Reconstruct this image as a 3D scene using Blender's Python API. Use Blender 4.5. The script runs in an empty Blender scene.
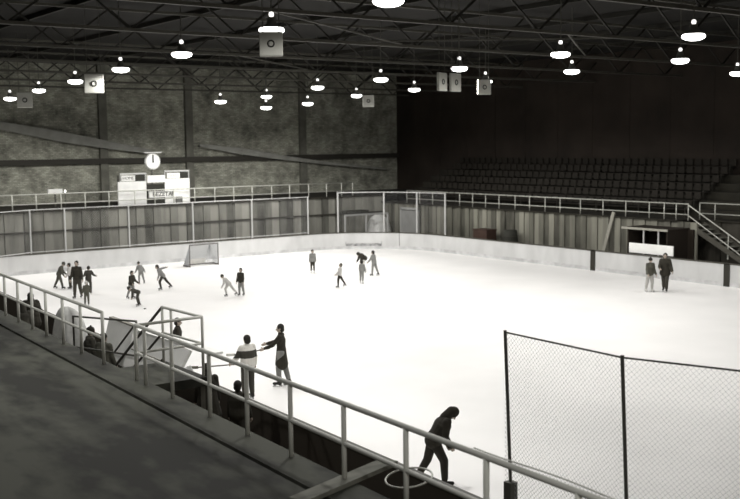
import bpy, math, random
from mathutils import Vector, Matrix
random.seed(7)
sc = bpy.context.scene
C = sc.collection
PI = math.pi
R = math.radians
V = Vector

# ------------------------------------------------------------------ materials
def mat(name, col, rough=0.6, metal=0.0, noise=None, bump=None, emit=None, stretch=(1, 1, 1), spec=0.3):
    m = bpy.data.materials.new(name); m.use_nodes = True
    nt = m.node_tree; b = nt.nodes['Principled BSDF']
    b.inputs['Roughness'].default_value = rough
    b.inputs['Metallic'].default_value = metal
    b.inputs['Specular IOR Level'].default_value = spec
    b.inputs['Base Color'].default_value = (*col, 1)
    if noise or bump:
        tc = nt.nodes.new('ShaderNodeTexCoord'); mp = nt.nodes.new('ShaderNodeMapping')
        mp.inputs['Scale'].default_value = stretch
        nt.links.new(tc.outputs['Object'], mp.inputs['Vector'])
        nz = nt.nodes.new('ShaderNodeTexNoise'); nz.inputs['Detail'].default_value = 6
        nz.inputs['Scale'].default_value = (noise or bump)[0]
        nt.links.new(mp.outputs['Vector'], nz.inputs['Vector'])
        if noise:
            cr = nt.nodes.new('ShaderNodeValToRGB')
            a = noise[1]
            cr.color_ramp.elements[0].position = 0.3; cr.color_ramp.elements[1].position = 0.7
            cr.color_ramp.elements[0].color = (*[c * (1 - a) for c in col], 1)
            cr.color_ramp.elements[1].color = (*[min(1, c * (1 + a)) for c in col], 1)
            nt.links.new(nz.outputs['Fac'], cr.inputs['Fac'])
            nt.links.new(cr.outputs['Color'], b.inputs['Base Color'])
        if bump:
            bp = nt.nodes.new('ShaderNodeBump'); bp.inputs['Strength'].default_value = bump[1]
            nt.links.new(nz.outputs['Fac'], bp.inputs['Height'])
            nt.links.new(bp.outputs['Normal'], b.inputs['Normal'])
    if emit:
        b.inputs['Emission Color'].default_value = (*emit[0], 1)
        b.inputs['Emission Strength'].default_value = emit[1]
    return m

def brick_mat():
    m = mat('grey_brick', (0.2, 0.195, 0.165), 0.9)
    nt = m.node_tree; b = nt.nodes['Principled BSDF']
    tc = nt.nodes.new('ShaderNodeTexCoord'); mp = nt.nodes.new('ShaderNodeMapping')
    mp.inputs['Rotation'].default_value = (R(90), 0, 0)
    nt.links.new(tc.outputs['Object'], mp.inputs['Vector'])
    br = nt.nodes.new('ShaderNodeTexBrick'); br.inputs['Scale'].default_value = 1.0
    br.inputs['Brick Width'].default_value = 0.3; br.inputs['Row Height'].default_value = 0.1
    br.inputs['Mortar Size'].default_value = 0.02
    br.inputs['Color1'].default_value = (0.46, 0.46, 0.385, 1); br.inputs['Color2'].default_value = (0.26, 0.26, 0.215, 1)
    br.inputs['Mortar'].default_value = (0.27, 0.27, 0.225, 1)
    nt.links.new(mp.outputs['Vector'], br.inputs['Vector'])
    nz = nt.nodes.new('ShaderNodeTexNoise'); nz.inputs['Scale'].default_value = 0.8; nz.inputs['Detail'].default_value = 9; nz.inputs['Roughness'].default_value = 0.7
    nt.links.new(tc.outputs['Object'], nz.inputs['Vector'])
    mr = nt.nodes.new('ShaderNodeMapRange'); mr.inputs['From Min'].default_value = 0.3; mr.inputs['From Max'].default_value = 0.7
    mr.inputs['To Min'].default_value = 0.3; mr.inputs['To Max'].default_value = 1.5
    nt.links.new(nz.outputs['Fac'], mr.inputs['Value'])
    mx = nt.nodes.new('ShaderNodeMix'); mx.data_type = 'RGBA'; mx.blend_type = 'MULTIPLY'; mx.inputs[0].default_value = 1
    nt.links.new(br.outputs['Color'], mx.inputs[6]); nt.links.new(mr.outputs['Result'], mx.inputs[7])
    nt.links.new(mx.outputs[2], b.inputs['Base Color'])
    return m

def plank_mat(name, c0, c1, axis, width):
    """vertical boards: board to board tone steps along one axis, plus streaks"""
    m = mat(name, c1, 0.85)
    nt = m.node_tree; b = nt.nodes['Principled BSDF']
    tc = nt.nodes.new('ShaderNodeTexCoord'); sp = nt.nodes.new('ShaderNodeSeparateXYZ')
    nt.links.new(tc.outputs['Object'], sp.inputs[0])
    dv = nt.nodes.new('ShaderNodeMath'); dv.operation = 'DIVIDE'; dv.inputs[1].default_value = width
    nt.links.new(sp.outputs[axis], dv.inputs[0])
    fl = nt.nodes.new('ShaderNodeMath'); fl.operation = 'FLOOR'; nt.links.new(dv.outputs[0], fl.inputs[0])
    wn = nt.nodes.new('ShaderNodeTexWhiteNoise'); wn.noise_dimensions = '1D'; nt.links.new(fl.outputs[0], wn.inputs['W'])
    mp = nt.nodes.new('ShaderNodeMapping'); s = [1.2, 1.2, 0.25]; mp.inputs['Scale'].default_value = s
    nt.links.new(tc.outputs['Object'], mp.inputs['Vector'])
    nz = nt.nodes.new('ShaderNodeTexNoise'); nz.inputs['Scale'].default_value = 2.2; nz.inputs['Detail'].default_value = 5
    nt.links.new(mp.outputs['Vector'], nz.inputs['Vector'])
    av = nt.nodes.new('ShaderNodeMath'); av.operation = 'ADD'
    nt.links.new(wn.outputs['Value'], av.inputs[0]); nt.links.new(nz.outputs['Fac'], av.inputs[1])
    mr = nt.nodes.new('ShaderNodeMapRange'); mr.inputs['From Min'].default_value = 0.25; mr.inputs['From Max'].default_value = 1.45
    nt.links.new(av.outputs[0], mr.inputs['Value'])
    cr = nt.nodes.new('ShaderNodeValToRGB')
    cr.color_ramp.elements[0].color = (*c0, 1); cr.color_ramp.elements[1].color = (*c1, 1)
    nt.links.new(mr.outputs['Result'], cr.inputs['Fac']); nt.links.new(cr.outputs['Color'], b.inputs['Base Color'])
    return m

def ice_mat():
    m = mat('ice', (0.9, 0.885, 0.865), 0.45, spec=0.25)
    nt = m.node_tree; b = nt.nodes['Principled BSDF']
    tc = nt.nodes.new('ShaderNodeTexCoord')
    nz = nt.nodes.new('ShaderNodeTexNoise'); nz.inputs['Scale'].default_value = 0.35; nz.inputs['Detail'].default_value = 8
    nt.links.new(tc.outputs['Object'], nz.inputs['Vector'])
    cr = nt.nodes.new('ShaderNodeValToRGB')
    cr.color_ramp.elements[0].position = 0.3; cr.color_ramp.elements[1].position = 0.65
    cr.color_ramp.elements[0].color = (0.86, 0.85, 0.835, 1); cr.color_ramp.elements[1].color = (0.93, 0.915, 0.9, 1)
    nt.links.new(nz.outputs['Fac'], cr.inputs['Fac']); nt.links.new(cr.outputs['Color'], b.inputs['Base Color'])
    n2 = nt.nodes.new('ShaderNodeTexNoise'); n2.inputs['Scale'].default_value = 6; n2.inputs['Detail'].default_value = 6
    nt.links.new(tc.outputs['Object'], n2.inputs['Vector'])
    bp = nt.nodes.new('ShaderNodeBump'); bp.inputs['Strength'].default_value = 0.05
    nt.links.new(n2.outputs['Fac'], bp.inputs['Height']); nt.links.new(bp.outputs['Normal'], b.inputs['Normal'])
    return m

def deck_mat():
    m = mat('worn_concrete', (0.1, 0.1, 0.085), 0.85)
    nt = m.node_tree; b = nt.nodes['Principled BSDF']
    tc = nt.nodes.new('ShaderNodeTexCoord')
    def noise(scale, st, det=6):
        mp = nt.nodes.new('ShaderNodeMapping'); mp.inputs['Scale'].default_value = st
        mp.inputs['Rotation'].default_value = (0, 0, R(2.4))
        nt.links.new(tc.outputs['Object'], mp.inputs['Vector'])
        n = nt.nodes.new('ShaderNodeTexNoise'); n.inputs['Scale'].default_value = scale; n.inputs['Detail'].default_value = det
        nt.links.new(mp.outputs['Vector'], n.inputs['Vector']); return n
    a = noise(0.8, (1.2, 0.3, 1)); c = noise(2.6, (1, 0.5, 1), 12)
    ad = nt.nodes.new('ShaderNodeMath'); ad.operation = 'MULTIPLY_ADD'; ad.inputs[1].default_value = 0.6
    nt.links.new(c.outputs['Fac'], ad.inputs[0]); nt.links.new(a.outputs['Fac'], ad.inputs[2])
    cr = nt.nodes.new('ShaderNodeValToRGB')
    cr.color_ramp.elements[0].position = 0.69; cr.color_ramp.elements[1].position = 0.92
    cr.color_ramp.elements[0].color = (0.02, 0.02, 0.015, 1); cr.color_ramp.elements[1].color = (0.08, 0.082, 0.064, 1)
    nt.links.new(ad.outputs[0], cr.inputs['Fac']); nt.links.new(cr.outputs['Color'], b.inputs['Base Color'])
    bp = nt.nodes.new('ShaderNodeBump'); bp.inputs['Strength'].default_value = 0.25
    nt.links.new(c.outputs['Fac'], bp.inputs['Height']); nt.links.new(bp.outputs['Normal'], b.inputs['Normal'])
    return m

def band_mat():
    m = mat('banded_knit', (0.7, 0.68, 0.64), 0.9)
    nt = m.node_tree; b = nt.nodes['Principled BSDF']
    tc = nt.nodes.new('ShaderNodeTexCoord'); sp = nt.nodes.new('ShaderNodeSeparateXYZ')
    nt.links.new(tc.outputs['Object'], sp.inputs[0])
    cr = nt.nodes.new('ShaderNodeValToRGB'); cr.color_ramp.interpolation = 'CONSTANT'
    mr = nt.nodes.new('ShaderNodeMapRange'); mr.inputs['From Max'].default_value = 2.0
    nt.links.new(sp.outputs[2], mr.inputs['Value'])
    e = cr.color_ramp.elements
    e[0].color = (0.62, 0.6, 0.56, 1); e[1].position = 0.565; e[1].color = (0.05, 0.048, 0.04, 1)
    k = e.new(0.665); k.color = (0.66, 0.64, 0.6, 1)
    nt.links.new(mr.outputs['Result'], cr.inputs['Fac']); nt.links.new(cr.outputs['Color'], b.inputs['Base Color'])
    return m

M = dict(
    ice=ice_mat(), brick=brick_mat(), deck=deck_mat(), band=band_mat(),
    board=mat('painted_board', (0.53, 0.53, 0.525), 0.5, noise=(1.2, 0.1), stretch=(1, 1, 0.4)),
    cap=mat('board_cap', (0.07, 0.066, 0.055), 0.6), kick=mat('kick_plate', (0.5, 0.5, 0.5), 0.6, noise=(2, 0.25)),
    speckled=mat('scuffed_rubber', (0.3, 0.3, 0.3), 0.8, noise=(5, 0.6)), seam=mat('board_gap', (0.03, 0.028, 0.022), 0.8), boardback=mat('board_back', (0.05, 0.042, 0.032), 0.9),
    pl_far=plank_mat('weathered_boards', (0.022, 0.022, 0.017), (0.3, 0.295, 0.26), 0, 0.55),
    pl_right=plank_mat('weathered_boards_long', (0.02, 0.019, 0.014), (0.26, 0.253, 0.21), 1, 0.4),
    pipe=mat('galvanised_pipe', (0.55, 0.55, 0.5), 0.5, 0.3), pipe_dark=mat('dull_pipe', (0.62, 0.62, 0.57), 0.6, 0.0),
    pole=mat('fence_pole', (0.5, 0.5, 0.49), 0.5, 0.3), wire=mat('wire', (0.32, 0.32, 0.32), 0.5, 0.4), nearwire=mat('near_wire', (0.4, 0.4, 0.41), 0.5, 0.3),
    iron=mat('dark_iron', (0.1, 0.098, 0.085), 0.6, 0.3), steel=mat('roof_steel', (0.075, 0.072, 0.06), 0.55, 0.1), web=mat('roof_web_steel', (0.02, 0.019, 0.015), 0.7),
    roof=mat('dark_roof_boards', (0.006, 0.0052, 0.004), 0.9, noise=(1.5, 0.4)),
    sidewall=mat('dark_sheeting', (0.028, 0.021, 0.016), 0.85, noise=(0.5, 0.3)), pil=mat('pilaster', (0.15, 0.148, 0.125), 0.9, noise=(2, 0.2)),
    girt=mat('dark_girt', (0.04, 0.037, 0.03), 0.7), wall_band=mat('pale_band', (0.27, 0.27, 0.245), 0.8, noise=(1.5, 0.2)),
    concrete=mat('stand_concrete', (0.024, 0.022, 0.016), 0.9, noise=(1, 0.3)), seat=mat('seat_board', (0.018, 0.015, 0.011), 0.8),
    pit=mat('dark_ground', (0.07, 0.055, 0.042), 0.95, noise=(1, 0.4)),
    white=mat('white_paint', (0.9, 0.9, 0.87), 0.55, noise=(1.5, 0.06)), offwhite=mat('offwhite_paint', (0.74, 0.74, 0.72), 0.6, noise=(1.3, 0.12)),
    canvas=mat('white_canvas', (0.5, 0.5, 0.48), 0.9, noise=(3, 0.2), bump=(4, 0.6)),
    black=mat('black_paint', (0.02, 0.019, 0.016), 0.6), hole=mat('dark_panel', (0.03, 0.03, 0.024), 0.8),
    letter=mat('grey_lettering', (0.16, 0.16, 0.15), 0.7), letter2=mat('pale_lettering', (0.55, 0.54, 0.5), 0.7),
    speaker=mat('grey_speaker_box', (0.45, 0.45, 0.41), 0.7, noise=(3, 0.05)), cone=mat('speaker_cone', (0.03, 0.03, 0.027), 0.5),
    dome=mat('cone_dome', (0.3, 0.3, 0.28), 0.5), wood=mat('dark_timber', (0.09, 0.085, 0.07), 0.85, noise=(4, 0.3), stretch=(1, 0.2, 1)),
    beam=mat('grey_timber', (0.2, 0.2, 0.17), 0.85, noise=(6, 0.3), stretch=(0.3, 1, 1)), palewood=mat('pale_timber', (0.3, 0.29, 0.25), 0.8, noise=(5, 0.15)),
    doorgrey=mat('grey_door', (0.3, 0.3, 0.29), 0.6, noise=(2, 0.1)), hutdark=mat('dark_brown_boards', (0.022, 0.016, 0.011), 0.9), pl_shaded=plank_mat('shaded_boards', (0.02, 0.018, 0.013), (0.06, 0.055, 0.044), 1, 0.62), crate=mat('reddish_crate', (0.055, 0.032, 0.024), 0.8, noise=(3, 0.2)),
    enamel=mat('lamp_enamel', (0.25, 0.25, 0.23), 0.4), bulb=mat('lamp_glow', (0.9, 0.9, 0.88), 0.4, emit=((1, 0.985, 0.95), 7)),
    vent=mat('lamp_vent_glow', (0.9, 0.9, 0.88), 0.4, emit=((1, 0.98, 0.94), 1.6)),
    net=mat('goal_net', (0.36, 0.37, 0.38), 0.8), red=mat('goal_pipe', (0.13, 0.12, 0.11), 0.5),
    skin=mat('skin', (0.36, 0.3, 0.25), 0.6), eye=mat('eye', (0.02, 0.02, 0.02), 0.3),
    hair=mat('dark_hair', (0.02, 0.018, 0.014), 0.7), knit=mat('dark_knit', (0.025, 0.023, 0.018), 0.9, noise=(20, 0.3)),
    coat=mat('dark_coat', (0.028, 0.025, 0.018), 0.85, noise=(6, 0.25)), charcoal=mat('charcoal_cloth', (0.045, 0.042, 0.034), 0.85, noise=(6, 0.2)),
    olive=mat('drab_cloth', (0.075, 0.073, 0.058), 0.85, noise=(5, 0.25)), grey=mat('grey_cloth', (0.2, 0.2, 0.19), 0.85, noise=(5, 0.2)),
    pale=mat('pale_cloth', (0.42, 0.41, 0.39), 0.85, noise=(5, 0.12)), light=mat('light_cloth', (0.65, 0.64, 0.61), 0.85, noise=(5, 0.1)),
    boot=mat('black_leather', (0.02, 0.019, 0.016), 0.4), wboot=mat('white_leather', (0.6, 0.59, 0.56), 0.4), blade=mat('blade_steel', (0.4, 0.4, 0.4), 0.3, 0.8),
    stick=mat('stick_wood', (0.12, 0.11, 0.09), 0.6), stickpale=mat('stick_tape', (0.6, 0.59, 0.55), 0.8), rubber=mat('rubber', (0.015, 0.015, 0.013), 0.7),
)

# ------------------------------------------------------------------ mesh helpers
class MB:
    def __init__(s): s.v = []; s.f = []
    def add(s, vs, fs):
        n = len(s.v); s.v += [tuple(v) for v in vs]; s.f += [tuple(i + n for i in f) for f in fs]; return s
    def box(s, x0, x1, y0, y1, z0, z1):
        return s.add([(x0, y0, z0), (x1, y0, z0), (x1, y1, z0), (x0, y1, z0), (x0, y0, z1), (x1, y0, z1), (x1, y1, z1), (x0, y1, z1)],
                     [(0, 3, 2, 1), (4, 5, 6, 7), (0, 1, 5, 4), (1, 2, 6, 5), (2, 3, 7, 6), (3, 0, 4, 7)])
    def bar(s, a, b, w, h, up=(0, 0, 1)):
        a = V(a); b = V(b); d = (b - a).normalized(); u = V(up)
        if abs(d.dot(u)) > 0.99: u = V((1, 0, 0))
        x = d.cross(u).normalized() * w / 2; y = x.cross(d).normalized() * h / 2
        vs = [p + sx * x + sy * y for p in (a, b) for sx, sy in ((-1, -1), (1, -1), (1, 1), (-1, 1))]
        return s.add(vs, [(0, 3, 2, 1), (4, 5, 6, 7), (0, 1, 5, 4), (1, 2, 6, 5), (2, 3, 7, 6), (3, 0, 4, 7)])
    def tube(s, pts, r, n=8, caps=True, closed=False):
        pts = [V(p) for p in pts]; rings = []; k = len(pts)
        rr = r if isinstance(r, (list, tuple)) else [r] * k
        x = None
        for i, p in enumerate(pts):
            if closed: d = pts[(i + 1) % k] - pts[i - 1]
            else: d = pts[min(i + 1, k - 1)] - pts[max(i - 1, 0)]
            d.normalize()
            if x is None:
                u = V((0, 0, 1)) if abs(d.z) < 0.9 else V((1, 0, 0)); x = d.cross(u).normalized()
            else: x = (x - d * x.dot(d)).normalized()
            y = d.cross(x)
            rings.append([p + (x * math.cos(2 * PI * j / n) + y * math.sin(2 * PI * j / n)) * rr[i] for j in range(n)])
        vs = [q for g in rings for q in g]; fs = []
        for i in range(k if closed else k - 1):
            o = ((i + 1) % k) * n
            for j in range(n): fs.append((i * n + j, i * n + (j + 1) % n, o + (j + 1) % n, o + j))
        if caps and not closed: fs += [tuple(range(n))[::-1], tuple((k - 1) * n + j for j in range(n))]
        return s.add(vs, fs)
    def lathe(s, prof, n=20, c=(0, 0, 0), axis='z'):
        vs = []
        for r, h in prof:
            for j in range(n):
                a = 2 * PI * j / n; p = (r * math.cos(a), r * math.sin(a), h)
                if axis == 'y': p = (p[0], h, p[1])
                vs.append((p[0] + c[0], p[1] + c[1], p[2] + c[2]))
        fs = [(i * n + j, i * n + (j + 1) % n, (i + 1) * n + (j + 1) % n, (i + 1) * n + j) for i in range(len(prof) - 1) for j in range(n)]
        return s.add(vs, fs)
    def capsule(s, a, b, ra, rb, n=14, wide=None):
        a = V(a); b = V(b); d = b - a; L = d.length
        d = d / L if L > 1e-6 else V((0, 0, 1))
        u = V((0, 0, 1)) if abs(d.z) < 0.9 else V((0, 1, 0))
        x = d.cross(u).normalized(); y = d.cross(x)
        prof = [(-math.cos(t) * ra, math.sin(t) * ra, a) for t in [PI / 2 * i / 4 for i in range(5)]]
        prof += [(math.sin(t) * rb, math.cos(t) * rb, b) for t in [PI / 2 * i / 4 for i in range(5)]]
        vs = []
        for h, r, c in prof:
            for j in range(n):
                o = (x * math.cos(2 * PI * j / n) + y * math.sin(2 * PI * j / n)) * max(r, 1e-4)
                if wide: o = o + V(wide[0]) * (o.dot(V(wide[0])) * (wide[1] - 1))
                vs.append(c + d * h + o)
        fs = [(i * n + j, i * n + (j + 1) % n, (i + 1) * n + (j + 1) % n, (i + 1) * n + j) for i in range(9) for j in range(n)]
        fs += [tuple(range(n))[::-1], tuple(9 * n + j for j in range(n))]
        return s.add(vs, fs)
    def ball(s, c, rx, ry, rz, mtx=None, n=16, m=10):
        vs = []
        for i in range(m + 1):
            t = PI * i / m
            for j in range(n):
                p = V((rx * max(math.sin(t), 1e-3) * math.cos(2 * PI * j / n), ry * max(math.sin(t), 1e-3) * math.sin(2 * PI * j / n), rz * math.cos(t)))
                if mtx: p = mtx @ p
                vs.append(p + V(c))
        fs = [(i * n + j, (i + 1) * n + j, (i + 1) * n + (j + 1) % n, i * n + (j + 1) % n) for i in range(m) for j in range(n)]
        fs += [tuple(range(n)), tuple(m * n + j for j in range(n))[::-1]]
        return s.add(vs, fs)
    def mesh(s, name):
        me = bpy.data.meshes.new(name); me.from_pydata(s.v, [], s.f); me.update(); return me
    def build(s, name, m, parent=None, smooth=False, bevel=0, loc=None):
        me = s.mesh(name); me.materials.append(M[m] if isinstance(m, str) else m)
        if smooth: me.shade_smooth()
        o = bpy.data.objects.new(name, me); C.objects.link(o)
        if parent: o.parent = parent
        if loc: o.location = loc
        if bevel:
            b = o.modifiers.new('Bevel', 'BEVEL'); b.width = bevel; b.segments = 2
        return o

def tag(o, label=None, cat=None, group=None, kind=None):
    if label: o['label'] = label
    if cat: o['category'] = cat
    if group: o['group'] = group
    if kind: o['kind'] = kind
    return o
def empty(name, loc, label, cat, group=None, rz=0):
    o = bpy.data.objects.new(name, None); C.objects.link(o); o.location = loc; o.rotation_euler.z = rz
    return tag(o, label, cat, group)
def struct(o): return tag(o, kind='structure')
def copy_tree(o, parent=None):
    c = o.copy(); C.objects.link(c)
    if parent: c.parent = parent
    for ch in list(o.children): copy_tree(ch, c)
    return c
def remesh(mb, vox, name, smooth_it=4):
    me = mb.mesh(name + '_raw'); o = bpy.data.objects.new('tmp', me); C.objects.link(o)
    r = o.modifiers.new('r', 'REMESH'); r.mode = 'VOXEL'; r.voxel_size = vox
    if smooth_it:
        k = o.modifiers.new('s', 'SMOOTH'); k.factor = 0.5; k.iterations = smooth_it
    dg = bpy.context.evaluated_depsgraph_get()
    out = bpy.data.meshes.new_from_object(o.evaluated_get(dg)); out.name = name
    bpy.data.objects.remove(o); bpy.data.meshes.remove(me)
    out.materials.clear(); out.shade_smooth()
    return out
def link(name, me, m, parent):
    me.materials.append(M[m]); o = bpy.data.objects.new(name, me); C.objects.link(o); o.parent = parent; return o

# ------------------------------------------------------------------ people
FWD = (0.595, 0.804); RIGHT = (0.805, -0.593)      # away from the camera, towards picture right (horizontal)
def person(loc, face, h, label, group=None, lean=5, side=0, twist=0, head=(0, 0), la=(10, 8, 15), ra=(10, 8, 15), ll=(5, 4, 8), rl=(-5, 4, 8),
           jacket='coat', trousers='charcoal', hat=('hair', 'hair'), boots='boot', hem=0.0, flare=1.0, skates=True, vox=0.014, name='person', bulk=1.14):
    f = V((face[0], face[1], 0)).normalized(); rz = math.atan2(-f.x, f.y)
    root = empty(name, loc, label, 'person', group, rz)
    k = h
    T = Matrix.Rotation(R(-lean), 3, 'X') @ Matrix.Rotation(R(side), 3, 'Y') @ Matrix.Rotation(R(twist), 3, 'Z')
    up = T @ V((0, 0, 1)); rt = T @ V((1, 0, 0)); fw = T @ V((0, 1, 0))
    legs = []
    for sgn, (hip, abd, kn) in ((-1, ll), (1, rl)):
        hp = V((sgn * 0.052 * k, 0, 0))
        def dirn(p, a): return V((sgn * math.sin(R(a)), math.sin(R(p)) * math.cos(R(a)), -math.cos(R(p)) * math.cos(R(a))))
        kp = hp + dirn(hip, abd) * 0.245 * k
        ap = kp + dirn(hip - kn, abd * 0.6) * 0.235 * k
        pit = R(min(0, (hip - kn)) * 0.55)
        toe = V((sgn * 0.12, math.cos(pit), math.sin(pit))).normalized()
        legs.append([hp, kp, ap, toe, pit])
    sole = 0.045 * k + (0.055 if skates else 0.0)
    low = min(l[2].z + min(0, l[3].z * 0.08 * k) for l in legs)
    pz = sole - low
    P = V((0, 0, pz))
    for l in legs:
        for i in range(3): l[i] = l[i] + P
    waist = P + up * 0.1 * k; chest = P + up * 0.2 * k; nb = P + up * 0.29 * k
    arms = []
    for sgn, a in ((-1, la), (1, ra)):
        p, ab, el = a[:3]; inn = a[3] if len(a) > 3 else 0
        sh = P + up * 0.268 * k + rt * sgn * 0.1 * k
        def ad(p_, a_): return (rt * sgn * math.sin(R(a_)) + fw * math.sin(R(p_)) * math.cos(R(a_)) - up * math.cos(R(p_)) * math.cos(R(a_))).normalized()
        ep = sh + ad(p, ab) * 0.17 * k
        hd = ad(p + el, ab - inn)
        wp = ep + hd * 0.145 * k
        arms.append([sh, ep, wp, hd, sgn])
    H = T @ Matrix.Rotation(R(-head[0]), 3, 'X') @ Matrix.Rotation(R(head[1]), 3, 'Z')
    hu = H @ V((0, 0, 1)); hf = H @ V((0, 1, 0)); hr = H @ V((1, 0, 0))
    hs = 1.0 + max(0, (1.6 - h)) * 0.35           # children have larger heads
    hc = nb + up * 0.03 * k + hu * 0.065 * k * hs
    Hk = k * hs
    # ---- body
    b = MB()
    b.capsule(P - up * 0.01 * k, waist, 0.07 * k, 0.06 * k, wide=(rt, 1.3))
    b.capsule(waist, chest, 0.06 * k, 0.072 * k, wide=(rt, 1.35))
    b.capsule(chest, P + up * 0.245 * k, 0.072 * k, 0.06 * k, wide=(rt, 1.5))
    b.capsule(nb - up * 0.03 * k, hc - hu * 0.03 * Hk, 0.034 * k, 0.03 * k)
    b.ball(hc + hu * 0.012 * Hk - hf * 0.004 * Hk, 0.048 * Hk, 0.058 * Hk, 0.056 * Hk, H)
    b.ball(hc - hu * 0.022 * Hk + hf * 0.012 * Hk, 0.038 * Hk, 0.042 * Hk, 0.045 * Hk, H)
    b.capsule(hc + hf * 0.05 * Hk + hu * 0.006 * Hk, hc + hf * 0.066 * Hk - hu * 0.014 * Hk, 0.007 * Hk, 0.011 * Hk, n=8)
    b.ball(hc + hf * 0.048 * Hk - hu * 0.036 * Hk, 0.017 * Hk, 0.01 * Hk, 0.006 * Hk, H, 10, 6)
    for sgn in (-1, 1): b.ball(hc + hr * sgn * 0.049 * Hk - hf * 0.004 * Hk, 0.008 * Hk, 0.014 * Hk, 0.02 * Hk, H, 10, 6)
    for sh, ep, wp, hd, sgn in arms:
        b.capsule(sh, ep, 0.03 * k, 0.025 * k); b.capsule(ep, wp, 0.025 * k, 0.017 * k)
        side_v = (rt * sgn - hd * (rt * sgn).dot(hd)).normalized(); fr = hd.cross(side_v).normalized()
        if fr.dot(fw) < 0: fr = -fr
        pe = wp + hd * 0.05 * k
        b.capsule(wp, pe, 0.017 * k, 0.018 * k, wide=(fr, 1.35))
        for q, ln in ((-1.5, 0.038), (-0.5, 0.045), (0.5, 0.048), (1.5, 0.044)):
            r0 = pe + fr * q * 0.0115 * k + hd * 0.005 * k
            r1 = r0 + (hd * 0.85 - side_v * 0.35).normalized() * ln * 0.55 * k
            r2 = r1 + (hd * 0.4 - side_v * 0.9).normalized() * ln * 0.5 * k
            b.capsule(r0, r1, 0.0055 * k, 0.005 * k, n=8); b.capsule(r1, r2, 0.005 * k, 0.0042 * k, n=8)
        t0 = wp + hd * 0.02 * k + fr * 0.018 * k; t1 = t0 + (hd * 0.6 + fr * 0.75).normalized() * 0.024 * k
        b.capsule(t0, t1, 0.0068 * k, 0.006 * k, n=8); b.capsule(t1, t1 + (hd * 0.9 - side_v * 0.3).normalized() * 0.022 * k, 0.006 * k, 0.005 * k, n=8)
    for hp, kp, ap, toe, pit in legs:
        b.capsule(hp, kp, 0.05 * k, 0.034 * k); b.capsule(kp, ap, 0.034 * k, 0.02 * k)
        b.capsule(ap - V((0, 0, 0.018 * k)) - toe * 0.015 * k, ap - V((0, 0, 0.024 * k)) + toe * 0.07 * k, 0.02 * k, 0.017 * k)
    body = link('body', remesh(b, vox * 0.85, 'body'), 'skin', root)
    for sgn in (-1, 1):
        ey = MB(); ey.ball(hc + hf * 0.05 * Hk + hr * sgn * 0.019 * Hk + hu * 0.004 * Hk, 0.007 * Hk, 0.005 * Hk, 0.005 * Hk, H, 8, 6)
        ey.build('eye', 'eye', root, True)
    # ---- clothes
    j = MB(); g = k * bulk
    if hem: j.capsule(P - V((0, 0, hem * k)), waist, 0.085 * g * flare, 0.076 * g, wide=(rt, 1.25))
    j.capsule(P + up * (0.0 if not hem else 0.04) * k, waist, 0.086 * g, 0.076 * g, wide=(rt, 1.3))
    j.capsule(waist, chest, 0.076 * g, 0.085 * g, wide=(rt, 1.35)); j.capsule(chest, P + up * 0.25 * k, 0.085 * g, 0.066 * g, wide=(rt, 1.45))
    j.capsule(nb - up * 0.03 * k, nb + up * 0.012 * k, 0.048 * k, 0.042 * k)
    for sh, ep, wp, hd, sgn in arms:
        j.capsule(sh, ep, 0.042 * g, 0.036 * g); j.capsule(ep, wp - hd * 0.01 * k, 0.038 * g, 0.029 * g)
    jo = link('jacket', remesh(j, vox, 'jacket', 3), jacket, root)
    t = MB()
    t.capsule(P - up * 0.02 * k, P + up * 0.05 * k, 0.08 * k, 0.074 * k, wide=(rt, 1.25))
    for hp, kp, ap, toe, pit in legs:
        t.capsule(hp, kp, 0.066 * k, 0.05 * k); t.capsule(kp, ap + (kp - ap).normalized() * 0.03 * k, 0.05 * k, 0.038 * k)
    link('trousers', remesh(t, vox, 'trousers', 3), trousers, root)
    if hat[0]:
        q = MB()
        if hat[0] == 'hair':
            q.ball(hc + hu * 0.022 * Hk - hf * 0.014 * Hk, 0.057 * Hk, 0.06 * Hk, 0.06 * Hk, H)
            q.ball(hc - hu * 0.015 * Hk - hf * 0.03 * Hk, 0.052 * Hk, 0.04 * Hk, 0.05 * Hk, H)
        elif hat[0] == 'woolly_hat':
            q.ball(hc + hu * 0.03 * Hk - hf * 0.008 * Hk, 0.06 * Hk, 0.066 * Hk, 0.052 * Hk, H)
            q.capsule(hc + hu * 0.015 * Hk + hf * 0.008 * Hk, hc + hu * 0.018 * Hk - hf * 0.012 * Hk, 0.052 * Hk, 0.056 * Hk)
            q.ball(hc + hu * 0.088 * Hk - hf * 0.008 * Hk, 0.015 * Hk, 0.015 * Hk, 0.015 * Hk, H, 10, 6)
        elif hat[0] == 'hood':
            q.ball(hc + hu * 0.014 * Hk - hf * 0.008 * Hk, 0.06 * Hk, 0.064 * Hk, 0.068 * Hk, H)
            q.capsule(hc - hf * 0.03 * Hk, nb + up * 0.0 * k - fw * 0.015 * k, 0.055 * Hk, 0.066 * k)
        link(hat[0], remesh(q, vox * 0.8, hat[0], 2), hat[1], root)
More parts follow.
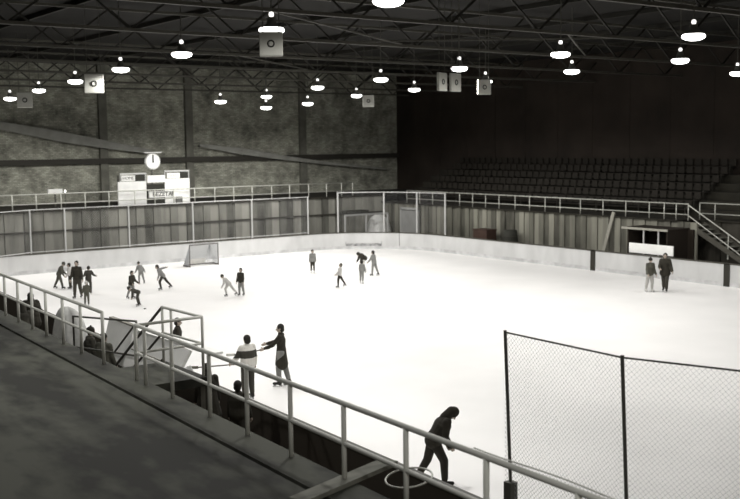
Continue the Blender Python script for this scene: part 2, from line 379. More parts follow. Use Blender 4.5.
    for hp, kp, ap, toe, pit in legs:
        q = MB(); dn = V((0, 0, -1)); 
        base = ap - V((0, 0, 0.024 * k))
        q.capsule(ap + (kp - ap).normalized() * 0.05 * k, base - toe * 0.012 * k, 0.033 * k, 0.031 * k, n=10)
        q.capsule(base - toe * 0.018 * k, base + toe * 0.085 * k, 0.028 * k, 0.022 * k, n=10)
        bt = link('skate' if skates else 'boot', remesh(q, vox * 0.8, 'boot', 1), boots, root)
        if skates:
            nrm = (V((0, 0, -1)) + toe * toe.z).normalized()
            bl = MB(); c0 = base + nrm * 0.022 * k
            L0 = c0 - toe * 0.05 * k; L1 = c0 + toe * 0.11 * k; dz = nrm * (0.055 + 0.045 * k - 0.024 * k - 0.022 * k)
            bl.bar(L0 + dz * 0.85, L1 + dz * 0.85, 0.006, dz.length * 0.3, up=-nrm)
            for z in (0.15, 0.75): bl.bar(L0.lerp(L1, z), L0.lerp(L1, z) + dz, 0.01, 0.05 * k, up=toe)
            bl.build('blade', 'blade', bt)
    Mx = Matrix.Translation(V(loc)) @ Matrix.Rotation(rz, 4, 'Z')
    return root, [Mx @ (a[2] + a[3] * 0.06 * k) for a in arms]

def stick(hand, tip, label, heel=0.25, blade_mat='stickpale', group=None, over=0.25):
    """hockey stick from behind the hand to its heel, blade beyond"""
    a = V(hand); b = V(tip); d = (b - a).normalized()
    root = empty('hockey_stick', a, label, 'hockey stick', group)
    MB().bar(-d * over, b - a, 0.022, 0.032).build('shaft', 'stick', root)
    hz = V((d.x, d.y, 0)).normalized()
    MB().bar(b - a - d * 0.02, b - a + hz * heel, 0.014, 0.07).build('blade', blade_mat, root)
    return root

W = lambda r, f: (RIGHT[0] * r + FWD[0] * f, RIGHT[1] * r + FWD[1] * f)      # heading from (to the right, away)
def people():
    ice = 0.0
    person((12.55, 15.05, 0), W(1, 0.1), 1.72, 'person in black bending forward over the ice beside the near boards, head down', bulk=1.2, lean=31, head=(30, 0),
           la=(20, 6, 35, 25), ra=(22, 8, 40, 25), ll=(-14, 4, 16), rl=(26, 4, 24), jacket='coat', trousers='coat', hat=('hood', 'coat'), vox=0.01)
    r, hands = person((14.66, 24.15, 0), W(-1, 0.15), 1.72, 'tall person in a long dark tunic reaching a stick out over open ice', bulk=0.92, lean=2, head=(4, 10),
           la=(40, 6, 30), ra=(48, 4, 28), ll=(9, 1, 10), rl=(-9, 1, 6), jacket='coat', trousers='grey', hat=('hair', 'hair'), hem=0.19, flare=1.35, vox=0.01)
    h = hands[0]
    stick(h, (h.x - 0.62, h.y + 0.4, h.z - 0.12), 'hockey stick held out level by the tall person in the dark tunic', 0.22)
    r, hands = person((13.15, 23.38, 0), W(-0.6, 0.8), 1.7, 'boy in a pale sweater with a dark chest band, watching the ice', lean=2, head=(4, 0),
           la=(24, 16, 26), ra=(4, 12, 20), ll=(-2, 5, 3), rl=(6, 4, 8), jacket='band', trousers='charcoal', hat=('hair', 'hair'), vox=0.01)
    h = hands[0]
    stick(h, (h.x - 0.68, h.y + 0.5, h.z - 0.06), 'dark hockey stick trailing from the hand of the boy in the banded sweater', 0.28, 'stick')
    # recess behind the near boards
    person((10.2, 19.95, 0.25), W(-0.3, 0.95), 1.72, 'person in a dark hooded coat standing behind the near boards next to a bareheaded one', jacket='coat', trousers='coat', hat=('hood', 'coat'), hem=0.2, flare=1.5, skates=False)
    person((10.2, 18.6, 0.25), W(0.2, 1), 1.58, 'dark-haired person standing behind the near boards, only head and shoulders above the rail', jacket='coat', trousers='charcoal', hat=('hair', 'hair'), skates=False)
    person((10.72, 33.3, 0.25), W(-0.3, 1), 1.76, 'hunched person in a dark coat at the far end of the near boards', lean=12, bulk=1.45, jacket='coat', trousers='charcoal', hat=('hood', 'coat'), hem=0.1, flare=1.2, skates=False, la=(35, 14, 50), ra=(35, 14, 50))
    person((10.3, 32.75, 0.25), W(-0.2, 1), 1.5, 'smaller dark-coated person standing close beside the hunched one', lean=8, jacket='charcoal', trousers='charcoal', hat=('hood', 'charcoal'), skates=False)
    person((9.85, 26.0, 0.25), W(0.8, 0.5), 1.74, 'dark-clad person standing in front of the white covered heap', lean=6, jacket='charcoal', trousers='coat', hat=('woolly_hat', 'knit'), skates=False)
    person((9.85, 25.0, 0.25), W(0.4, 0.9), 1.72, 'dark-clad person standing beside the landing, in front of the tilted white panel', lean=4, jacket='olive', trousers='coat', hat=('hair', 'hair'), skates=False)
    person((13.0, 27.3, 0), W(1, 0.15), 1.66, bulk=1.0, label='slim person in a dark coat on the ice behind the landing rails', jacket='coat', trousers='charcoal', hat=('hair', 'hair'), hem=0.12, flare=1.1)
    # group at the left
    person((16.3, 44.1, 0), W(-0.1, -1), 1.66, 'tallest of the group by the left boards, all in black, walking forward', bulk=1.02, lean=3, la=(6, 12, 12), ra=(8, 10, 14), ll=(-6, 2, 12), rl=(8, 2, 4), jacket='coat', trousers='charcoal', hat=('hair', 'hair'))
    person((16.75, 47.7, 0), W(1, 0.2), 1.3, 'child in a drab jacket bending towards the pale-jacketed child by the left boards', lean=24, head=(10, 0), la=(35, 8, 30), ra=(25, 8, 30), ll=(-16, 3, 10), rl=(18, 3, 6), jacket='olive', trousers='olive', hat=('woolly_hat', 'olive'))
    person((17.15, 47.35, 0), W(-1, -0.2), 1.18, 'child in a pale jacket and dark trousers facing the drab-jacketed child', lean=4, la=(12, 10, 20), ra=(12, 10, 20), ll=(2, 4, 4), rl=(-2, 4, 4), jacket='pale', trousers='coat', hat=('hair', 'hair'))
    person((17.35, 45.5, 0), W(0.5, -1), 1.2, 'child in black with elbows out at the shoulder of the tall figure in black', lean=10, head=(15, 0), la=(30, 26, 60), ra=(30, 26, 60), jacket='charcoal', trousers='charcoal', hat=('woolly_hat', 'knit'))
    person((15.85, 41.85, 0), W(-0.2, 1), 0.98, 'small child in dark snowsuit and light hat before the tall figure in black', lean=2, la=(6, 14, 10), ra=(6, 14, 10), jacket='olive', trousers='olive', hat=('woolly_hat', 'pale'))
    # skaters in the left half
    r, hands = person((18.1, 42.4, 0), W(0.8, -0.4), 1.2, 'dark-clad child skater side by side with one crouching lower', lean=8, la=(20, 12, 40), ra=(20, 12, 40), ll=(8, 5, 16), rl=(-8, 5, 16), jacket='coat', trousers='grey', hat=('hair', 'hair'))
    person((17.5, 40.3, 0), W(-0.9, -0.3), 1.02, 'child skater doubled over in dark clothes beside the small puck', lean=68, head=(-15, 0), la=(70, 6, 10), ra=(60, 8, 10), ll=(16, 5, 28), rl=(4, 5, 22), jacket='charcoal', trousers='charcoal', hat=('woolly_hat', 'knit'))
    r, hands = person((20.5, 46.8, 0), W(-0.5, 0.5), 1.06, 'grey-clad child skater leaning towards the left boards', lean=26, la=(40, 10, 20), ra=(-15, 14, 20), ll=(14, 4, 18), rl=(-12, 4, 10), jacket='grey', trousers='grey', hat=('woolly_hat', 'charcoal'))
    person((20.4, 44.1, 0), W(-0.95, -0.2), 1.25, 'grey-clad child skater lunging with one arm stretched out behind', lean=34, head=(-12, 0), la=(30, 10, 20), ra=(-70, 30, 6), ll=(30, 4, 40), rl=(-32, 4, 10), jacket='grey', trousers='charcoal', hat=('hair', 'hair'))
    person((21.75, 40.2, 0), W(-0.95, 0.1), 1.08, 'child skater in a pale top pushing off, just behind the upright one in black', lean=44, head=(-10, 0), la=(40, 14, 30), ra=(20, 14, 40), ll=(34, 4, 46), rl=(-34, 4, 8), jacket='pale', trousers='pale', hat=('woolly_hat', 'charcoal'))
    person((22.25, 40.0, 0), W(-0.4, -0.8), 1.2, 'upright child skater in a black jacket in front of the hockey goal', lean=2, la=(8, 8, 10), ra=(8, 8, 10), ll=(-4, 2, 12), rl=(5, 2, 6), jacket='coat', trousers='grey', hat=('hair', 'hair'))
    # skaters in the middle
    person((29.2, 44.8, 0), W(0.1, -1), 1.16, 'lone small skater in a grey top and dark trousers, nearest the end fence', lean=2, la=(6, 8, 10), ra=(6, 8, 10), ll=(2, 2, 4), rl=(-2, 2, 4), jacket='grey', trousers='coat', boots='wboot', hat=('hair', 'hair'))
    person((27.1, 39.3, 0), W(-1, 0), 1.1, 'small skater in a pale top gliding alone with legs in a stride', lean=-8, head=(5, 0), la=(20, 10, 20), ra=(10, 10, 20), ll=(12, 4, 10), rl=(-26, 4, 6), jacket='pale', trousers='coat', hat=('hair', 'olive'))
    person((28.75, 39.8, 0), W(0.4, 0.9), 1.05, 'small grey-clad skater on the outer side of the huddle of three', lean=4, la=(12, 8, 12), ra=(12, 8, 12), jacket='grey', trousers='grey', boots='wboot', hat=('hair', 'hair'))
    person((31.9, 43.9, 0), W(-0.9, -0.5), 1.15, 'small skater bent double in black in the middle of the huddle of three', lean=54, bulk=1.5, head=(15, 0), la=(60, 10, 20), ra=(60, 10, 20), ll=(24, 5, 44), rl=(14, 5, 36), jacket='coat', trousers='light', boots='wboot', hat=('hood', 'coat'))
    person((30.9, 41.7, 0), W(-0.7, 0.4), 1.25, 'taller grey-clad skater standing over the bent one in the huddle of three', lean=8, la=(30, 10, 20), ra=(10, 10, 20), ll=(8, 3, 4), rl=(-16, 3, 6), jacket='grey', trousers='grey', hat=('hair', 'hair'))
    # pair at the right
    person((36.78, 29.1, 0), W(0.3, -0.9), 1.5, 'shorter of the pair by the team hut, in a drab jacket and pale trousers', lean=4, la=(10, 8, 20), ra=(14, 10, 30), jacket='olive', trousers='pale', boots='wboot', hat=('woolly_hat', 'knit'))
    person((37.33, 28.7, 0), W(-0.35, -0.9), 1.72, 'taller of the pair by the team hut, in a bulky black coat', lean=5, la=(18, 16, 30), ra=(22, 10, 60, 20), ll=(12, -1, 10), rl=(-12, -1, 8), jacket='coat', trousers='charcoal', hat=('hair', 'hair'), hem=0.06, flare=1.1, bulk=1.25)
people()
tag(MB().lathe([(0, 0), (0.05, 0), (0.05, 0.03), (0, 0.03)], 16).build('puck', 'rubber', loc=(17.38, 39.39, 0.001)), 'small black puck lying on the ice near the crouching child', 'puck')

# ------------------------------------------------------------------ rink
X0, X1, Y0, Y1, RR = 10.86, 40.8, 2.8, 54.3, 6.0
def skew(x, y):                                   # the near side runs a little askew, like the walkway beside it
    return (x + min(1, max(0, (X0 + RR - x) / RR)) * 0.042 * (y - 13.8), y)
def loop(off=0.0, seg=14):
    pts = []
    for cx, cy, a0 in ((X1 - RR, Y0 + RR, -90), (X1 - RR, Y1 - RR, 0), (X0 + RR, Y1 - RR, 90), (X0 + RR, Y0 + RR, 180)):
        for i in range(seg + 1):
            a = R(a0 + 90 * i / seg); pts.append(skew(cx + (RR + off) * math.cos(a), cy + (RR + off) * math.sin(a)))
    return pts
p = loop(0.0); mb = MB(); n = len(p)
mb.add([(x, y, 0) for x, y in p] + [(x, y, -0.15) for x, y in p], [tuple(range(n))] + [(i, i + n, (i + 1) % n + n, (i + 1) % n) for i in range(n)])
struct(mb.build('floor', 'ice'))
def ring(o0, o1, z0, z1):
    a = loop(o0); b = loop(o1); n = len(a); m = MB()
    vs = [(x, y, z0) for x, y in a] + [(x, y, z1) for x, y in a] + [(x, y, z1) for x, y in b] + [(x, y, z0) for x, y in b]
    fs = []
    for i in range(n):
        k = (i + 1) % n
        fs += [(i, i + n, k + n, k), (i + n, i + 2 * n, k + 2 * n, k + n), (i + 2 * n, i + 3 * n, k + 3 * n, k + 2 * n), (i + 3 * n, i, k, k + 3 * n)]
    return m.add(vs, fs)
boards = empty('rink_boards', (X0, Y1, 0), 'white painted boards running round the whole ice sheet', 'rink boards')
def bp(mb, name, m): o = mb.build(name, m, boards); o.location = (-X0, -Y1, 0); return o
bp(ring(0.0, 0.06, 0.0, 1.02), 'board_face', 'board')
bp(ring(0.065, 0.13, 0.0, 1.02), 'board_backing', 'boardback')
bp(ring(-0.03, 0.16, 1.02, 1.07), 'cap_rail', 'cap')
bp(ring(-0.012, -0.001, 0.0, 0.2), 'kick_plate', 'kick')
for y in (35.93, 27.94): tag(bp(MB().box(X1 - 0.03, X1 + 0.02, y - 0.16, y + 0.16, 0.0, 1.06), 'gate_gap', 'seam'), 'dark upright gap in the white boards')
a = math.atan2(51.28 - 48.3, 40.0 - 34.8)
bp(MB().box(40.0, 40.06, 51.25, 51.31, 0.02, 1.03), 'gate_gap', 'seam')
mb = MB(); mb.box(37.0, 40.0, 0, 0.02, 0.2, 0.23)
arc = lambda t, o=0.0: (34.8 + (RR + o) * math.cos(R(t)), 48.3 + (RR + o) * math.sin(R(t)))
g = MB()
for t0 in range(41, 63, 2):
    q0, q1 = arc(t0, -0.03), arc(t0 + 2, -0.03); g.bar((*q0, 0.27), (*q1, 0.27), 0.02, 0.16)
for t in (41, 63): g.bar((*arc(t, -0.03), 0.25), (*arc(t, -0.03), 0.48), 0.02, 0.04)
bp(g, 'scuffed_strip', 'speckled')

# goal
def goal(loc, rz, label):
    g = empty('hockey_goal', loc, label, 'goal', rz=rz)
    w, h, d = 0.915, 1.22, 0.9
    MB().tube([(-w, 0, 0), (-w, 0, h), (w, 0, h), (w, 0, 0)], 0.035, 8).build('goal_frame', 'red', g)
    MB().tube([(-w, 0, 0.04), (-w * 1.05, d * 0.7, 0.04), (-w * 0.6, d, 0.04), (w * 0.6, d, 0.04), (w * 1.05, d * 0.7, 0.04), (w, 0, 0.04)], 0.035, 8).build('base_frame', 'red', g)
    MB().tube([(-w, 0, h), (-w * 0.7, 0.45, h), (w * 0.7, 0.45, h), (w, 0, h)], 0.02, 6).build('top_bar', 'red', g)
    nt = MB()
    def quad(a, b, c, e, na, nb):
        a, b, c, e = map(V, (a, b, c, e))
        for i in range(na + 1): t = i / na; nt.tube([a.lerp(b, t), e.lerp(c, t)], 0.0085, 3, False)
        for i in range(nb + 1): t = i / nb; nt.tube([a.lerp(e, t), b.lerp(c, t)], 0.0085, 3, False)
    quad((-w * 0.6, d, 0.05), (w * 0.6, d, 0.05), (w * 0.7, 0.45, h), (-w * 0.7, 0.45, h), 26, 26)
    for s in (-1, 1):
        quad((s * w, 0, 0.05), (s * w * 1.05, d * 0.7, 0.05), (s * w * 0.7, 0.45, h), (s * w, 0, h), 12, 24)
        quad((s * w * 1.05, d * 0.7, 0.05), (s * w * 0.6, d, 0.05), (s * w * 0.7, 0.45, h), (s * w * 0.7, 0.45, h), 10, 24)
    quad((-w, 0, h), (w, 0, h), (w * 0.7, 0.45, h), (-w * 0.7, 0.45, h), 26, 8)
    nt.build('net', 'net', g)
    # skirt canvas along the bottom of the net
    MB().add([(-w * 0.6, d - 0.03, 0.06), (w * 0.6, d - 0.03, 0.06), (w * 0.62, d - 0.13, 0.36), (-w * 0.62, d - 0.13, 0.36),
              (-w * 0.6, d - 0.015, 0.06), (w * 0.6, d - 0.015, 0.06), (w * 0.62, d - 0.115, 0.36), (-w * 0.62, d - 0.115, 0.36)],
             [(0, 1, 2, 3), (4, 7, 6, 5), (0, 4, 5, 1), (3, 2, 6, 7), (0, 3, 7, 4), (1, 5, 6, 2)]).build('skirt', 'light', g)
    return g
goal((26.3, 51.4, 0.002), R(4), 'ice hockey goal with grey netting standing before the end boards')

# ------------------------------------------------------------------ fences
def wires(mb, a, b, z0, z1, d, r):
    a = V(a); b = V(b); L = (b - a).length; H = z1 - z0; u = (b - a) / L
    def seg(s0, t0, s1, t1): mb.tube([a + u * s0 + V((0, 0, z0 + t0)), a + u * s1 + V((0, 0, z0 + t1))], r, 3, False)
    k = -H
    while k < L:
        s0 = max(k, 0); s1 = min(k + H, L)
        if s1 - s0 > 0.02:
            seg(s0, s0 - k, s1, s1 - k); seg(s0, H - (s0 - k), s1, H - (s1 - k))
        k += d
def fence(pts, z0, z1, d, r, label, pm, wm, pr, name='safety_fence', skip=None, bottom=True, foot=1.07, tilt=0.0):
    f = empty(name, (pts[0][0], pts[0][1], 0), label, 'fence')
    def b(mb, nm, m):
        o = mb.build(nm, m, f); o.location = (-pts[0][0], -pts[0][1], 0); return o
    for i, q in enumerate(pts): b(MB().tube([(q[0], q[1] - tilt, foot), (q[0], q[1], z1 + 0.03)], pr, 8), 'fence_pole', pm)
    b(MB().tube([(q[0], q[1], z1) for q in pts], pr * 0.55, 6), 'top_rail', pm)
    if bottom: b(MB().tube([(q[0], q[1], z0) for q in pts], pr * 0.55, 6), 'bottom_rail', pm)
    w = MB()
    for q0, q1 in zip(pts, pts[1:]): wires(w, (*q0, 0), (*q1, 0), z0 + 0.02, z1 - 0.01, d, r)
    tag(b(w, 'wire_mesh', wm), 'grey diamond wire mesh')
    return f
o = 0.07
arcL = lambda t: skew(16.86 - (RR + o) * math.cos(R(t)), 48.3 + (RR + o) * math.sin(R(t)))
fence([arcL(10), arcL(45), (17.66, 54.37), (19.54, 54.37), (23.2, 54.37), (27.16, 54.37), (31.11, 54.37), (35.15, 54.37)], 1.15, 3.4, 0.14, 0.0032,
      'long wire fence on pale poles along the end boards behind the goal', 'pole', 'wire', 0.045)
fence([arc(67.5, o), arc(39.5, o), arc(18, o), (40.87, 47.8)], 1.15, 3.62, 0.14, 0.0032, 'separate short wire fence curving around the far corner of the boards', 'pole', 'wire', 0.055, bottom=False)
nf = fence([(10.83, 11.27), (10.74, 8.93), (12.1, 4.95)], 1.12, 3.81, 0.075, 0.0021, 'near wire fence on dark poles at the close corner of the rink', 'iron', 'nearwire', 0.026, bottom=False, tilt=0.15)
mbx = MB().box(-0.09, 0.06, -0.22, -0.07, 1.075, 1.5).build('pole_socket', 'iron', nf)

# ------------------------------------------------------------------ plank walls, platforms, stands
def planks(axis, a0, a1, fixed, z0, z1, w, th, side):
    m = MB(); a = a0; i = 0
    while a < a1 - 0.01:
        e = min(a + w, a1); jit = 0.06 * (i % 2)
        if axis == 'x': m.box(a + 0.012, e - 0.012, fixed + jit * side, fixed + (th) * side if side > 0 else fixed - th, z0, z1)
        else: m.box(fixed + jit * side, fixed + th * side, a + 0.012, e - 0.012, z0, z1)
        a = e; i += 1
    return m
struct(planks('x', -6.0, 43.2, 57.0, -0.1, 3.1, 0.55, 0.1, 1).build('wall_planked_end', 'pl_far'))
struct(planks('y', 31.2, 57.0, 43.0, -0.1, 2.63, 0.4, 0.1, 1).build('wall_planked_side', 'pl_right'))
struct(planks('y', -4.0, 32.3, 44.25, -0.1, 2.63, 0.62, 0.1, 1).build('wall_planked_side.001', 'pl_shaded'))  # set-back planking, its shade put into a darker board colour
struct(MB().box(-6, 43.0, 56.93, 56.99, 1.95, 2.05).build('trim_1', 'girt'))
struct(MB().box(-6, 49.0, 56.9, 63.0, 3.1, 3.18).build('floor_end_platform', 'concrete'))
struct(MB().box(42.9, 44.4, 32.3, 57.0, 2.63, 2.7).box(44.15, 44.4, -4, 32.3, 2.63, 2.7).build('floor_side_platform', 'concrete'))
t = MB()
for i in range(6): t.box(44.4 + i * 0.76, 49.0 if i == 5 else 44.4 + (i + 1) * 0.76, -4, 57, 2.3, 2.7 + i * 0.42)
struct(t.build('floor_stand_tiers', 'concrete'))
struct(MB().box(X0 - 30, X1 + 12, -8, 64, -0.35, -0.16).build('floor_ground', 'pit'))
rows = ['first row', 'second row', 'third row', 'fourth row', 'fifth row', 'top row']
for i in range(6):
    x = 44.4 + i * 0.76 + 0.42; z = 2.7 + i * 0.42
    r = empty('seat_row', (x, 33.0, z), 'dark slatted seats in the %s of the side stand, counted up from the walkway' % rows[i], 'seating', 'rows of seats in the side stand')
    MB().box(-0.18, 0.16, 0, 22.5, 0.4, 0.44).build('seat_board', 'seat', r)
    bk = MB(); y = 0
    while y < 22.4: bk.box(0.16, 0.19, y, y + 0.4, 0.5, 0.85); y += 0.55
    bk.box(0.19, 0.22, 0, 22.5, 0.6, 0.66).build('seat_back', 'seat', r)
    for y in range(0, 23, 3): MB().box(-0.1, 0.2, y + 0.2, y + 0.25, 0, 0.5).build('seat_support', 'girt', r)
# ground around the rink at ice level (behind far boards)
g = MB().box(X0 - 30, X1 + 3.5, Y1 + 0.14, 57.1, -0.16, 0.0).box(X1 + 0.14, 44.4, -4, Y1 + 0.14, -0.16, 0.0)
struct(g.build('floor_surround', 'pit'))

def railing(name, label, runs, posts, z0, zt, zm, r, m, cat='railing', mid=True, group=None):
    """runs: list of polylines of (x, y); posts: (x, y)"""
    ox, oy = runs[0][0][0], runs[0][0][1]
    f = empty(name, (ox, oy, z0), label, cat, group)
    def b(mb, nm):
        o = mb.build(nm, m, f, True); o.location = (-ox, -oy, -z0); return o
    for run in runs:
        b(MB().tube([(x, y, zt) for x, y in run], r, 8), 'top_rail')
        if mid: b(MB().tube([(x, y, zm) for x, y in run], r * 0.85, 8), 'mid_rail')
    for x, y in posts: b(MB().tube([(x, y, z0), (x, y, zt)], r * 0.95, 8), 'post')
    return f, b
lx = [16.2, 17.61, 18.93, 20.34, 21.74, 23.17, 24.77, 26.04, 27.27, 28.67, 30.04, 31.37, 32.7, 34.14, 35.49, 36.97, 38.39, 39.61, 40.52]
railing('platform_railing', 'long pale pipe railing on top of the end planking, in front of the scoreboard', [[(14.8, 57.05), (40.52, 57.05)]], [(x, 57.05) for x in lx], 3.18, 4.09, 3.55, 0.035, 'pipe')
ry = [54.3, 52.94, 51.6, 50.3, 48.94, 47.72, 46.54, 45.35, 43.98, 42.78, 41.54, 40.38, 38.86, 37.25, 35.69, 34.16, 33.22, 32.49, 31.77]
railing('stand_railing', 'long pale pipe railing on top of the side planking, in front of the seats', [[(43.05, 54.3), (43.05, 31.77)]], [(43.05, y) for y in ry], 2.7, 3.53, 3.0, 0.028, 'pipe')
railing('stand_railing', 'short pale railing beyond the stairs, at the edge of the stand', [[(44.3, 32.0), (44.3, 24.0)]], [(44.3, y) for y in (32.0, 31.1, 28.6, 26.2, 24.0)], 2.7, 3.53, 3.0, 0.028, 'pipe')
# stairs at the side stand
st = empty('stand_stairs', (43.0, 31.7, 0), 'dark flight of stairs coming down from the side stand to the boards', 'stairs')
sy, sz, ey_, ez = 31.7, 2.65, 26.9, 0.0
N = 14
tr = []
for i in range(N):
    y = sy - (i + 1) * (sy - ey_) / N; z = sz - (i + 1) * (sz - ez) / N
    if z < 0.05: continue
    MB().box(0.06, 1.18, y - 31.7 - 0.02, y - 31.7 + 0.33, z - 0.04, z).build('tread', 'beam', st)
for x in (0.03, 1.2): MB().bar((x, 0, 2.5), (x, ey_ - sy, 0.0), 0.05, 0.25).build('stringer', 'wood', st)
MB().tube([(0.05, 0.05, 3.47), (0.05, -2.95, 1.78), (0.05, -4.4, 0.98)], 0.028, 8).build('handrail', 'pipe', st)
MB().tube([(0.05, 0.05, 2.95), (0.05, -2.95, 1.2), (0.05, -4.4, 0.4)], 0.026, 8).build('handrail', 'pipe', st)
MB().tube([(0.05, -2.25, 0.95), (0.05, -2.25, 2.17)], 0.028, 8).build('post', 'pipe', st)
MB().tube([(0.05, -4.3, 0.0), (0.05, -4.3, 1.03)], 0.028, 8).build('post', 'pipe', st)

# team hut behind the side boards
h = empty('team_hut', (42.0, 32.6, 0), 'low open-fronted team hut with a pale roof edge and white front board', 'hut')
MB().box(-0.76, 0.95, -1.0, 1.8, 2.28, 2.35).build('roof', 'hutdark', h)
MB().box(-0.82, -0.76, -1.02, 1.82, 2.26, 2.37).build('fascia', 'palewood', h)
MB().box(0.85, 0.95, -1.3, 1.5, 0, 2.28).build('back_wall', 'hutdark', h)
for y in (-0.98, 1.42): MB().box(-0.75, 0.85, y, y + 0.06, 0, 2.28).build('side_wall', 'hutdark', h)
MB().box(-0.8, -0.74, -1.36, 1.32, 1.09, 1.58).build('front_board', 'white', h)
for y in (-0.42, 0.48): MB().box(-0.74, -0.68, y - 0.03, y + 0.03, 0, 2.28).build('post', 'pole', h)
MB().box(0.35, 0.75, -1.2, 1.4, 0.4, 0.46).build('bench', 'wood', h)
tag(MB().bar((42.8, 37.2, 0.03), (42.9, 36.38, 2.92), 0.2, 0.05, up=(-1, 0, 0)).build('plank', 'palewood'), 'pale plank leaning against the side planking next to the team hut', 'plank')
cr = empty('crate', (42.2, 45.7, 0), 'reddish wooden crate standing behind the side boards', 'crate')
MB().box(-0.4, 0.4, -0.6, 0.6, 0, 1.45).build('crate_body', 'crate', cr, bevel=0.02)
MB().box(-0.43, 0.43, -0.63, 0.63, 1.45, 1.5).build('lid', 'crate', cr)
cr = empty('barrel', (42.3, 43.6, 0), 'dark barrel standing behind the side boards beyond the team hut', 'barrel')
MB().lathe([(0, 0), (0.36, 0), (0.44, 0.5), (0.46, 0.8), (0.44, 1.1), (0.38, 1.55), (0, 1.55)], 18).build('barrel_body', 'hole', cr, True)
for z in (0.35, 1.2): MB().lathe([(0.445, z - 0.03), (0.46, z), (0.445, z + 0.03)], 18).build('hoop', 'girt', cr)
# door at the corner
d = struct(MB().box(42.86, 42.99, 53.0, 54.7, 0.0, 2.2).build('door_1', 'doorgrey'))
struct(MB().box(42.84, 42.99, 52.9, 53.0, 0, 2.38).box(42.84, 42.99, 54.7, 54.8, 0, 2.38).box(42.84, 42.99, 52.9, 54.8, 2.26, 2.4).build('door_frame', 'pole', d))
# spare frame and heap behind the end boards
f = empty('pipe_gantry', (40.1, 54.95, 0), 'pale square pipe frame standing behind the corner boards beside the white heap', 'gantry')
for x in (-1.7, 0.0, 1.8): MB().tube([(x, 0, 0), (x, 0, 2.03)], 0.06, 8).build('upright', 'pole', f)
MB().tube([(-1.7, 0, 2.03), (1.8, 0, 2.03)], 0.06, 8).build('crossbar', 'pole', f)
MB().box(-1.5, 0.3, 0.1, 0.7, 2.1, 2.32).build('shelf_box', 'hole', f)
def heap(name, loc, sx, sy, h, label, seed, rz=0, m='canvas', cat='heap', sharp=1.0):
    rnd = random.Random(seed); n, k = 28, 12; mb = MB(); vs = []
    ph = [rnd.uniform(0, 6.28) for _ in range(6)]
    for i in range(k + 1):
        t = i / k
        for j in range(n):
            a = 2 * PI * j / n
            w = 1 + 0.1 * math.sin(3 * a + ph[0]) + 0.06 * math.sin(7 * a + ph[1] + 3 * t) + 0.03 * math.sin(13 * a + ph[2])
            r = math.cos(t * PI / 2) ** 0.8 * w
            z = h * (math.sin(t * PI / 2) ** sharp) * (1 + 0.05 * math.sin(4 * a + ph[3]) * (1 - t))
            vs.append((sx * r * math.cos(a), sy * r * math.sin(a), z))
    fs = [(i * n + j, i * n + (j + 1) % n, (i + 1) * n + (j + 1) % n, (i + 1) * n + j) for i in range(k) for j in range(n)]
    fs.append(tuple(range(n))[::-1])
    o = mb.add(vs, fs).build(name, m, None, True, loc=loc); o.rotation_euler.z = rz
    return tag(o, label, cat)
heap('covered_heap', (41.85, 55.95, 0.0), 0.95, 0.7, 1.9, 'pale sheeted heap behind the far corner of the boards, seen through the wire fence', 3, m='offwhite')

# ------------------------------------------------------------------ scoreboard and clock
def text(body, size, loc, m, parent, name='lettering', bold=0.0):
    cu = bpy.data.curves.new('t', 'FONT'); cu.body = body; cu.size = size; cu.align_x = 'CENTER'; cu.align_y = 'CENTER'; cu.extrude = 0.01; cu.offset = bold
    o = bpy.data.objects.new('t', cu); C.objects.link(o)
    me = bpy.data.meshes.new_from_object(o.evaluated_get(bpy.context.evaluated_depsgraph_get())); bpy.data.objects.remove(o)
    me.materials.clear(); me.materials.append(M[m]); q = bpy.data.objects.new(name, me); C.objects.link(q)
    q.parent = parent; q.location = loc; q.rotation_euler.x = R(90); return q
s = empty('scoreboard', (26.0, 57.6, 3.18), 'white two-panel scoreboard with small name plates on the end platform', 'scoreboard')
B = lambda x0, x1, y0, y1, z0, z1, nm, m, par=s: MB().box(x0 - 26, x1 - 26, y0 - 57.6, y1 - 57.6, z0 - 3.18, z1 - 3.18).build(nm, m, par)
B(23.9, 25.68, 57.4, 57.5, 3.2, 4.62, 'left_panel', 'offwhite')
B(26.88, 28.52, 57.4, 57.5, 3.2, 4.72, 'right_panel', 'white')
B(25.68, 26.88, 57.45, 57.55, 3.18, 4.42, 'dark_panel', 'hole')
pl = B(24.1, 24.95, 57.34, 57.4, 4.66, 4.98, 'name_plate', 'offwhite'); text('HOME', 0.25, (24.52 - 26, 57.33 - 57.6, 4.82 - 3.18), 'letter', pl)
pl2 = B(27.02, 27.85, 57.34, 57.4, 4.74, 5.06, 'name_plate', 'white'); text('GUEST', 0.22, (27.43 - 26, 57.33 - 57.6, 4.9 - 3.18), 'letter2', pl2)
B(24.05, 25.7, 57.4, 57.5, 5.03, 5.12, 'top_bar', 'pole'); B(26.88, 28.52, 57.4, 57.5, 5.13, 5.22, 'top_bar', 'pole')
B(25.62, 25.68, 57.42, 57.48, 4.5, 5.1, 'upright', 'pole'); B(28.46, 28.52, 57.42, 57.48, 4.6, 5.2, 'upright', 'pole'); B(24.05, 24.1, 57.42, 57.48, 4.5, 5.05, 'upright', 'pole'); B(26.88, 26.93, 57.42, 57.48, 4.6, 5.2, 'upright', 'pole')
B(24.95, 25.62, 57.44, 57.5, 4.6, 5.03, 'dark_window', 'hole'); B(27.85, 28.46, 57.44, 57.5, 4.7, 5.13, 'dark_window', 'hole')
q = B(25.72, 26.84, 57.3, 57.42, 4.52, 4.95, 'time_plate', 'white')
q = B(25.8, 27.72, 57.28, 57.39, 3.62, 4.0, 'letter_plate', 'white'); text('BEZETAI', 0.36, (26.68 - 26, 57.265 - 57.6, 3.81 - 3.18), 'letter', q, bold=0.01)
B(27.55, 27.95, 57.26, 57.38, 3.22, 3.62, 'small_box', 'letter')
